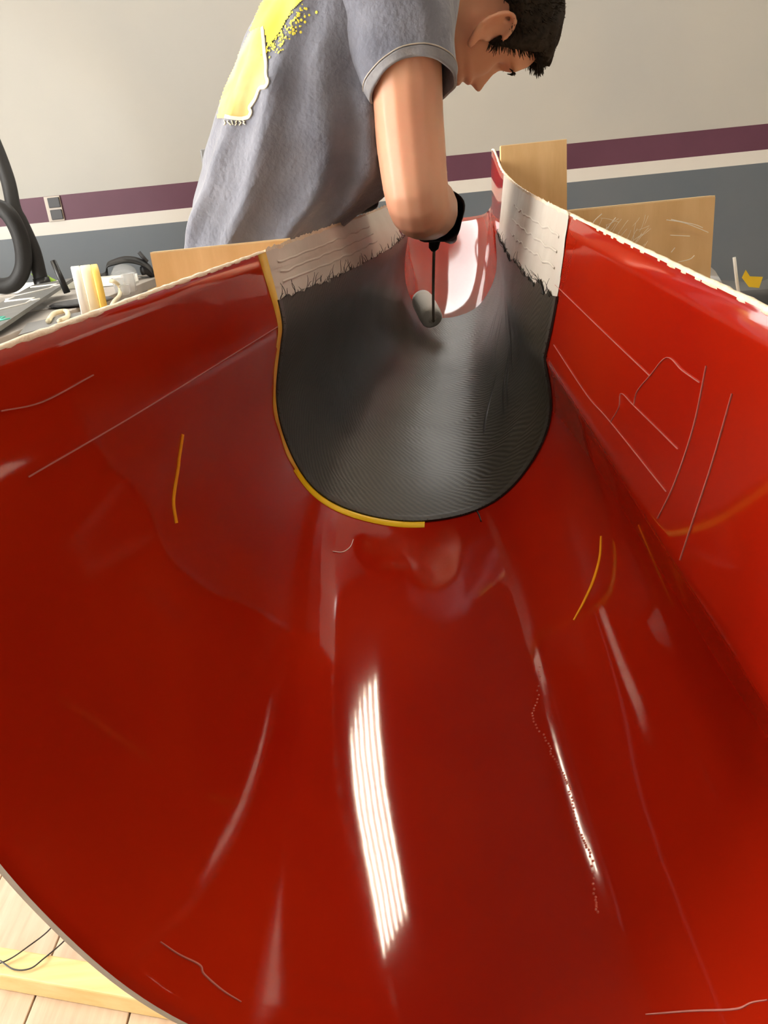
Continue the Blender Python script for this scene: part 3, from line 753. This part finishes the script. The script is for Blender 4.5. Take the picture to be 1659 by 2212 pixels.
# --- gloves
def glove(wr_, palm_c, fwd, side, grip_ax, grip_c, name, cuff_r):
    """palm between wrist and knuckles, four fingers and a thumb curled round the axis grip_ax through grip_c"""
    g = MB(); fwd = fwd.normalized(); grip_ax = grip_ax.normalized()
    kn = palm_c+fwd*.045
    for k in range(4):
        o_ = grip_ax*(-.028+.019*k)
        limb(g, [wr_+o_*.55, palm_c+o_*.9, kn+o_], [.021, .0165, .0125], 10, 4)
        to = (grip_c-kn); to = (to-grip_ax*to.dot(grip_ax)); 
        if to.length < 1e-4: to = side
        to.normalize(); fw2 = (fwd-grip_ax*fwd.dot(grip_ax)).normalized()
        ln = (.88, 1.0, .96, .78)[k]; c = grip_c+grip_ax*(grip_ax.dot(kn-grip_c))+o_
        R0 = (kn-(grip_c+grip_ax*(grip_ax.dot(kn-grip_c)))); r = .023; b1 = R0.normalized(); b2 = grip_ax.cross(b1)
        if b2.dot(fw2) < 0: b2 = -b2
        arc = [kn+o_]+[c+b1*(r*math.cos(th))+b2*(r*1.15*math.sin(th)) for th in (.75, 1.6, 2.5, 3.5*ln)]
        limb(g, arc, [.0118, .0108, .0100, .0095, .0085], 10, 4)
    R0 = (palm_c-grip_c); R0 = (R0-grip_ax*R0.dot(grip_ax)); b1 = R0.normalized(); b2 = grip_ax.cross(b1)
    if b2.dot(fwd) > 0: b2 = -b2
    base = wr_.lerp(palm_c, .45)-grip_ax*.030
    limb(g, [base, base+b2*.020-grip_ax*.018-b1*.004, grip_c+b2*.026-grip_ax*.045, grip_c-b1*.020+b2*.018-grip_ax*.040], [.0155, .014, .0125, .0095], 10, 4)
    limb(g, [wr_-fwd*.018, wr_, palm_c], [.036, .033, .022], 14, 4)
    q = remesh(g, name, .0026, M['glove'], man, 4)
    ax = -fwd; a1 = ax.orthogonal().normalized(); a2 = ax.cross(a1); rows = []
    for i, (h, r, wv) in enumerate(((-.012, .030, 0), (.004, .036, 0), (.02, .040, .001), (.036, cuff_r*.93, .003), (.050, cuff_r, .005), (.052, cuff_r-.001, .005), (.036, cuff_r*.93-.002, .003), (.01, .034, 0))):
        rows.append([wr_+ax*(h+wv*math.sin(3*a))+(a1*math.cos(a)+a2*math.sin(a))*(r+wv*math.sin(5*a+1)*.6) for a in [2*PI*k/40 for k in range(40)]])
    MB().grid(rows, wrap=True).build('glove_cuff', M['glove'], q)
    return q
GT = atY(950, 440, 1.612); GB = atY(939, 520, 1.625)          # handle of the roller, hidden in the fist
gax = (GB-GT).normalized(); gc = (GT+GB)/2
fwdR = (WRR-ELR).normalized()
pc = WRR+fwdR*.055+Vector((.012, -.0, .0))
glove(WRR+fwdR*.01, pc, fwdR, Vector((1, 0, 0)), gax, gc, 'glove', .050)
fl_top = S(0, 1.5)+Vector((-.004, 0, .006))
fw = (HNL-WRL).normalized()
glove(WRL, WRL.lerp(HNL, .6), Vector((.15, -1, -.12)), Vector((0, 0, -1)), Vector((.15, .2, .9)), Vector((.018, 1.51, 1.195)), 'glove', .040)

# ------------------------------------------------------------------ foam roller
rl = thing('paint_roller', 'small white fleece roller on a steel wire frame held in the black glove', 'paint roller', None, gc)
RC = atY(934, 690, 1.79); RA = Vector((-.14, .9, .36)).normalized()
fl_z = S(6, 1.84).z
RE = RC+RA*.10
prof = [(.004, -.001), (.012, 0), (.0215, .002), (.0255, .008), (.0262, .02), (.0262, .085), (.024, .098), (.012, .1), (.001, .1)]
MB().lathe(prof, RC, RA, 28).build('roller_cover', M['fleece'], rl)
MB().lathe([(.001, -.004), (.0085, -.0035), (.010, -.001), (.010, .004)], RC, RA, 16).build('end_cap', M['white'], rl)
el = atY(937, 560, 1.66); el2 = atY(936, 620, 1.70)
MB().tube(catmull([GB, el, el2, RC-RA*.012+Vector((0, 0, .012)), RC-RA*.006, RC+RA*.03], 6), .0031, 10).build('wire_frame', M['steel'], rl)
MB().lathe([(.001, -.045), (.010, -.044), (.0125, -.03), (.0115, .0), (.0125, .03), (.010, .05), (.004, .056), (.001, .056)], gc, gax, 16).build('handle', M['blackpl'], rl)

# ------------------------------------------------------------------ workbench and clutter on the door side
BZ = .90
bn = thing('workbench', 'long workbench with a pale top along the striped wall, covered in clutter', 'workbench', None, (-1.6, 3.2, 0))
MB().box((-1.65, 3.2, BZ-.02), (1.3, 2.3, .04), bev=.003).build('bench_top', M['bench'], bn)
for x in (-2.22, -1.08):
    for y in (2.13, 4.27): MB().box((x, y, (BZ-.04)/2), (.08, .08, BZ-.04), bev=.003).build('leg', M['pine'], bn)
MB().box((-1.65, 3.2, .25), (1.2, 2.1, .03), bev=.002).build('lower_shelf', M['ply'], bn)
# white channel at the back of the bench
p0, p1 = atZ(-60, 640, BZ+.002), atZ(292, 612, BZ+.002); dv = (p1-p0); ang = math.atan2(dv.y, dv.x); c = (p0+p1)/2
wc = thing('white_channel', 'long white plastic channel lying across the workbench', 'channel', None, c)
Rz = Matrix.Rotation(ang, 3, 'Z')
MB().box(c+Vector((0, 0, .004)), (dv.length, .07, .008), Rz, bev=.001).build('web', M['white'], wc)
for s_ in (-1, 1): MB().box(c+Rz @ Vector((0, s_*.033, .02)), (dv.length, .005, .04), Rz, bev=.001).build('flange', M['white'], wc)
# panel with a hexagon line pattern, propped on the channel
hp = thing('hexagon_panel', 'long dark grey panel patterned with pale and teal hexagon lines', 'panel', None, atZ(60, 690, BZ))
A, B2, C2 = atZ(-90, 778, BZ+.006), atZ(160, 606, BZ+.055), atZ(-90, 712, BZ+.012)
ex = (B2-A).normalized(); ey = (C2-A); ey = (ey-ex*ey.dot(ex)).normalized(); en = ex.cross(ey)
if en.z < 0: en = -en
LW, LH = (B2-A).length, .17
MB().ngon_prism([A, A+ex*LW, A+ex*LW+ey*LH, A+ey*LH], en*.012).build('board', M['hexgrey'], hp)
def hseg(a, b, m):
    P = lambda q: A+ex*q[0]+ey*q[1]+en*.0126
    MB().tube([P(a), P(b)], .0038, 6).build('hexagon_line', m, hp)
r_ = .15; k = 0
for i in range(int(LW/(1.5*r_))):
    x = .02+i*r_*1.5; up = (i % 2)*r_*.86
    mm = M['teal'] if x < .62 else M['white']
    yb = .035+up*.9
    hseg((x, yb), (min(LW-.01, x+r_), yb), mm)
    nx = x+r_*1.5; ny = .035+((i+1) % 2)*r_*.86*.9
    if nx < LW: hseg((x+r_, yb), (nx, ny), mm)
    if i % 2 == 0: hseg((x+r_*.5, yb), (x+r_*.5, .002), mm)
    else: hseg((x+r_*.5, yb), (x+r_*.5, LH-.003), mm)
# rolls of tape standing on edge
base = atZ(212, 690, BZ); 
for j, (w, mm, lb) in enumerate(((.026, 'white', 'white roll of tape standing on edge, outermost of three rolls'), (.030, 'cream', 'cream roll of tape standing on edge between two others'), (.020, 'ylabel', 'yellow roll of tape standing on edge beside the beige hose'))):
    t = thing('tape_roll', lb, 'tape roll', 'tape rolls on the workbench', base+Vector((-.045+(0, .027, .058)[j], 0, 0)))
    o0 = base+Vector((-.045+(0, .027, .058)[j], 0, .078)); R1 = .078
    MB().lathe([(.040, 0), (R1-.003, 0), (R1, .002), (R1, w-.002), (R1-.003, w), (.040, w), (.040, 0)], o0, (1, .35, 0), 36).build('tape', M[mm], t)
    MB().lathe([(.037, .001), (.0402, .001), (.0402, w-.001), (.037, w-.001), (.037, .001)], o0, (1, .35, 0), 30).build('core', M['paper'], t)
# face shield
fs0 = atZ(265, 606, BZ); sx = 1/ (F/ (fs0.y*.93))
fsh = thing('face_shield', 'black face shield with a clear visor lying on the workbench', 'face shield', None, fs0)
def fpt(px, py, dy=0.): return atY(px, py, fs0.y+dy)
sh_rows = []
arch = [(232, 598), (230, 570), (245, 560), (272, 553), (300, 557), (322, 570), (331, 582)]
arch2 = [(228, 600), (229, 578), (246, 571), (272, 566), (300, 570), (320, 580), (330, 590)]
a1 = catmull([fpt(*q) for q in arch], 5); a2 = catmull([fpt(*q, -.05) for q in arch2], 5); a3 = catmull([fpt(q[0], q[1], .16) for q in arch], 5)
mbf = MB(); mbf.grid([[a, b, c_] for a, b, c_ in zip(a3, a1, a2)]); 
o = mbf.build('crown_guard', M['blackpl'], fsh)
sm_ = o.modifiers.new('t', 'SOLIDIFY'); sm_.thickness = .006
v1 = catmull([fpt(*q, -.05) for q in [(240, 598), (246, 576), (268, 570), (290, 578), (300, 600)]], 5); v2 = catmull([fpt(*q, -.13) for q in [(222, 608), (240, 604), (265, 603), (290, 602), (306, 600)]], 5)
o = MB().grid([[a, b] for a, b in zip(v1, v2)]).build('visor', M['visor'], fsh); sm_ = o.modifiers.new('t', 'SOLIDIFY'); sm_.thickness = .002
MB().tube(catmull([fpt(*q, -.10) for q in [(184, 607), (200, 598), (222, 600), (232, 596)]], 6), .022, 10).build('brow_band', M['blackpl'], fsh)
MB().tube([fpt(300, 545), fpt(318, 566)], .010, 8).build('adjusting_knob', M['dkgrey'], fsh)
MB().tube(catmull([fpt(306, 585, -.02), fpt(318, 584, .0), fpt(332, 592, .06), fpt(334, 588, .10)], 5), .022, 10).build('headband', M['dkgrey'], fsh)
# beige hose loop, small clear blocks, lime clip, brackets, sheets
g0 = BZ+.008
tag(MB().tube(catmull([atZ(236, 606, g0+.05), atZ(250, 610, g0+.04), atZ(259, 622, g0+.01), atZ(258, 638, g0), atZ(246, 652, g0), atZ(238, 668, g0)], 8), .0075, 8).build('beige_hose', M['cream']), 'short beige hose curling on the workbench', 'hose')
for j, (px, py, w, h) in enumerate(((262, 622, .03, .055), (284, 622, .028, .07), (273, 628, .022, .035))):
    p = atZ(px, py+8, BZ); lb = ('small clear cup with a narrow rim beside the beige hose', 'tall clear cup standing by the plywood cradle', 'short clear cup between two taller cups')[j]
    o = MB().lathe([(.001, 0), (w*.8, 0), (w, h), (w+.002, h), (w+.002, h+.002), (w-.003, h+.001), (w*.72, .004), (.001, .004)], p, (0, 0, 1), 20).build('clear_cup', M['visor'])
    tag(o, lb, 'cup', 'clear cups on the workbench')
p = atZ(97, 634, BZ)
lc = thing('spring_clamp', 'lime green spring clamp standing behind the hexagon panel', 'clamp', None, p)
MB().ngon_prism([p+Vector(v) for v in ((-.03, 0, 0), (.03, 0, .0), (.055, 0, .05), (.02, 0, .075), (-.01, 0, .10), (-.04, 0, .09), (-.02, 0, .05))], (0, .03, 0)).build('jaw', M['green'], lc)
MB().tube([p+Vector((.0, -.01, .05)), p+Vector((.0, .04, .05))], .010, 10).build('pivot', M['steel'], lc)
p = atZ(145, 632, BZ+.05)
tag(MB().tube([p, p+Vector((-.03, .02, .11))], [.012, .010], 10).build('black_peg', M['blackpl']), 'black peg standing at the tip of the hexagon panel', 'peg')
for j, (q, lb) in enumerate((([(104, 694), (116, 678), (142, 672), (146, 684), (128, 694)], 'bent cream bracket lying in front of the white channel'), ([(12, 664), (26, 655), (52, 652), (40, 662)], 'bent cream bracket lying behind the hexagon panel'))):
    tag(MB().tube(catmull([atZ(a, b, BZ+.012) for a, b in q], 5), .008, 6).build('bent_bracket', M['cream']), lb, 'bracket', 'bent brackets on the workbench')
def sheet(poly, z, m, name, lb, cat, th=.004, grp=None):
    o = MB().ngon_prism([atZ(a, b, z) for a, b in poly], (0, 0, th)).build(name, m); tag(o, lb, cat, grp); return o
sheet([(-40, 668), (200, 642), (190, 654), (-40, 690)], BZ+.001, M['paper'], 'paper_sheet', 'pale grey sheet lying flat behind the tape rolls', 'sheet', .002, 'sheets on the workbench')
sheet([(60, 700), (190, 672), (170, 690), (40, 726)], BZ+.001, M['midgrey'], 'rubber_mat', 'dark mat lying under the bent bracket', 'mat', .003)
o = MB().lathe([(.001, 0), (.10, 0), (.115, .006), (.10, .012), (.001, .014)], atZ(178, 656, BZ+.003), (0, 0, 1), 28).build('dark_disc', M['dkgrey']); tag(o, 'flat round dark disc on the pale sheet behind the tape rolls', 'disc')

# ------------------------------------------------------------------ hoses, socket and post by the wall
def hose(pts, r, lb):
    h = thing('black_hose', lb, 'hose', 'black hoses by the wall', pts[-1])
    P = catmull(pts, 10); MB().tube(P, r, 12).build('tube', M['rubber'], h)
    MB().tube([P[-1], P[-1]+(P[-1]-P[-2]).normalized()*.05], r*1.18, 12).build('fitting', M['blackpl'], h)
    return h
hose([Vector((-2.3, 3.9, 3.25)), Vector((-2.2, 3.85, 2.6)), atY(-130, 60, 3.75), atY(-30, 270, 3.7), atY(14, 380, 3.65), atY(30, 450, 3.6), atY(45, 480, 3.6), atY(72, 540, 3.6), atY(85, 590, 3.6), atY(88, 600, 3.6)], .030, 'straight black hose hanging from the ceiling to the workbench')
hose([atY(-70, 520, 3.5), atY(-45, 455, 3.5), atY(-5, 448, 3.5), atY(24, 470, 3.5), atY(46, 520, 3.52), atY(50, 575, 3.55), atY(30, 612, 3.55), atY(-10, 616, 3.55), atY(-50, 592, 3.55), atY(-72, 560, 3.55)], .034, 'thick black hose coiled in a loop beside the wall')
so = thing('wall_socket', 'double wall socket with a pale plate on the purple stripe', 'socket', None, atY(118, 451, RY1))
cc = atY(118, 451, RY1)
MB().box(cc+Vector((0, -.004, 0)), (.085, .008, .125), bev=.002).build('plate', M['plate'], so)
for s_ in (-1, 1): MB().box(cc+Vector((.008, -.011, s_*.030)), (.062, .008, .050), bev=.003).build('socket_face', M['dkgrey'], so)
pp = atY(462, 380, 3.0)
po = thing('tool_post', 'dark grey steel post standing behind the man', 'post', None, (pp.x, 3.0, 0))
MB().box((pp.x+.02, 3.0, 1.372/2), (.10, .06, 1.372), bev=.006).build('upright', M['midgrey'], po)
MB().box((pp.x+.02, 3.0, .012), (.36, .36, .024), bev=.003).build('base_plate', M['midgrey'], po)

# ------------------------------------------------------------------ bin with a clear liner beside the mould
bx0, by0 = 1.06, 2.1
bi = thing('waste_bin', 'dark grey waste bin standing beside the wide plywood cradle', 'bin', None, (bx0, by0, 0))
rows = []
for z, w in ((0, .15), (.0, .17), (.76, .215), (.78, .23), (.80, .23), (.80, .21), (.74, .205), (.02, .16), (.02, .0)):
    rows.append([Vector((bx0+w*math.copysign(abs(math.cos(a))**.5, math.cos(a)), by0+w*math.copysign(abs(math.sin(a))**.5, math.sin(a)), z)) for a in [2*PI*k/40 for k in range(40)]])
MB().grid(rows, wrap=True).build('bin_body', M['dkgrey'], bi)
ln = thing('clear_bin_liner', 'crumpled clear plastic liner standing up out of the waste bin', 'bin liner', None, (bx0, by0, .8))
rows = []
for i in range(16):
    t = i/15; row = []
    for k in range(64):
        a = 2*PI*k/64; w = (.20+.035*min(1, t*3)) if t > .3 else .2+.03*t/.3; z = .70+.12*t+.17*t*max(0, math.cos(a-PI*.93))**1.5+.05*t*noise.noise(Vector((math.cos(a)*2, math.sin(a)*2, 1)))
        w += .018*noise.noise(Vector((math.cos(a)*4, math.sin(a)*4, t*3)))
        row.append(Vector((bx0+w*math.copysign(abs(math.cos(a))**.5, math.cos(a)), by0+w*math.copysign(abs(math.sin(a))**.5, math.sin(a)), z)))
    rows.append(row)
MB().grid(rows, wrap=True).build('film', M['clear'], ln)
yq = 1.86
pt = [atY(a, b, yq) for a, b in ((1603, 600), (1611, 583), (1620, 597), (1648, 598), (1640, 622), (1618, 620))]
tag(MB().ngon_prism(pt, (0, .001, 0)).build('yellow_tape_scrap', M['yellow']), 'yellow scrap of tape stuck to the clear bin liner', 'tape scrap')
tag(MB().tube([atY(1586, 556, yq+.02), atY(1592, 610, yq+.02), atY(1606, 700, yq+.04)], .004, 8).build('white_rod', M['white']), 'thin white rod leaning in the clear bin liner', 'rod')

# ------------------------------------------------------------------ timber and string on the floor
q0, q1, q2 = atZ(0, 2044, .038), atZ(205, 2078, .038), atZ(0, 2106, .038)
tx = (q1-q0).normalized(); ty = Vector((-tx.y, tx.x, 0)); wdt = abs((q2-q0).dot(ty)); cen = q0+tx*.12-ty*wdt/2+Vector((0, 0, -.019))
Rt = Matrix((tx, ty, Vector((0, 0, 1)))).transposed()
tag(MB().box(cen, (1.05, wdt, .038), Rt, bev=.003).build('timber_board', M['pine']), 'yellow pine board lying on the plank floor below the mould mouth', 'board')
def string(pts, lb):
    P = catmull([atZ(a, b, z) for a, b, z in pts], 8)
    tag(MB().tube(P, .0013, 5).build('loose_string', M['dkgrey']), lb, 'string', 'loose strings on the floor')
string([(130, 1975, .004), (105, 2010, .02), (60, 2045, .045), (20, 2072, .043), (-20, 2088, .042)], 'thin dark string lying straight across the pine board')
string([(160, 2006, .004), (135, 2036, .02), (95, 2070, .043), (65, 2092, .042), (30, 2094, .042), (0, 2075, .045)], 'thin dark string curving in a bow across the pine board')
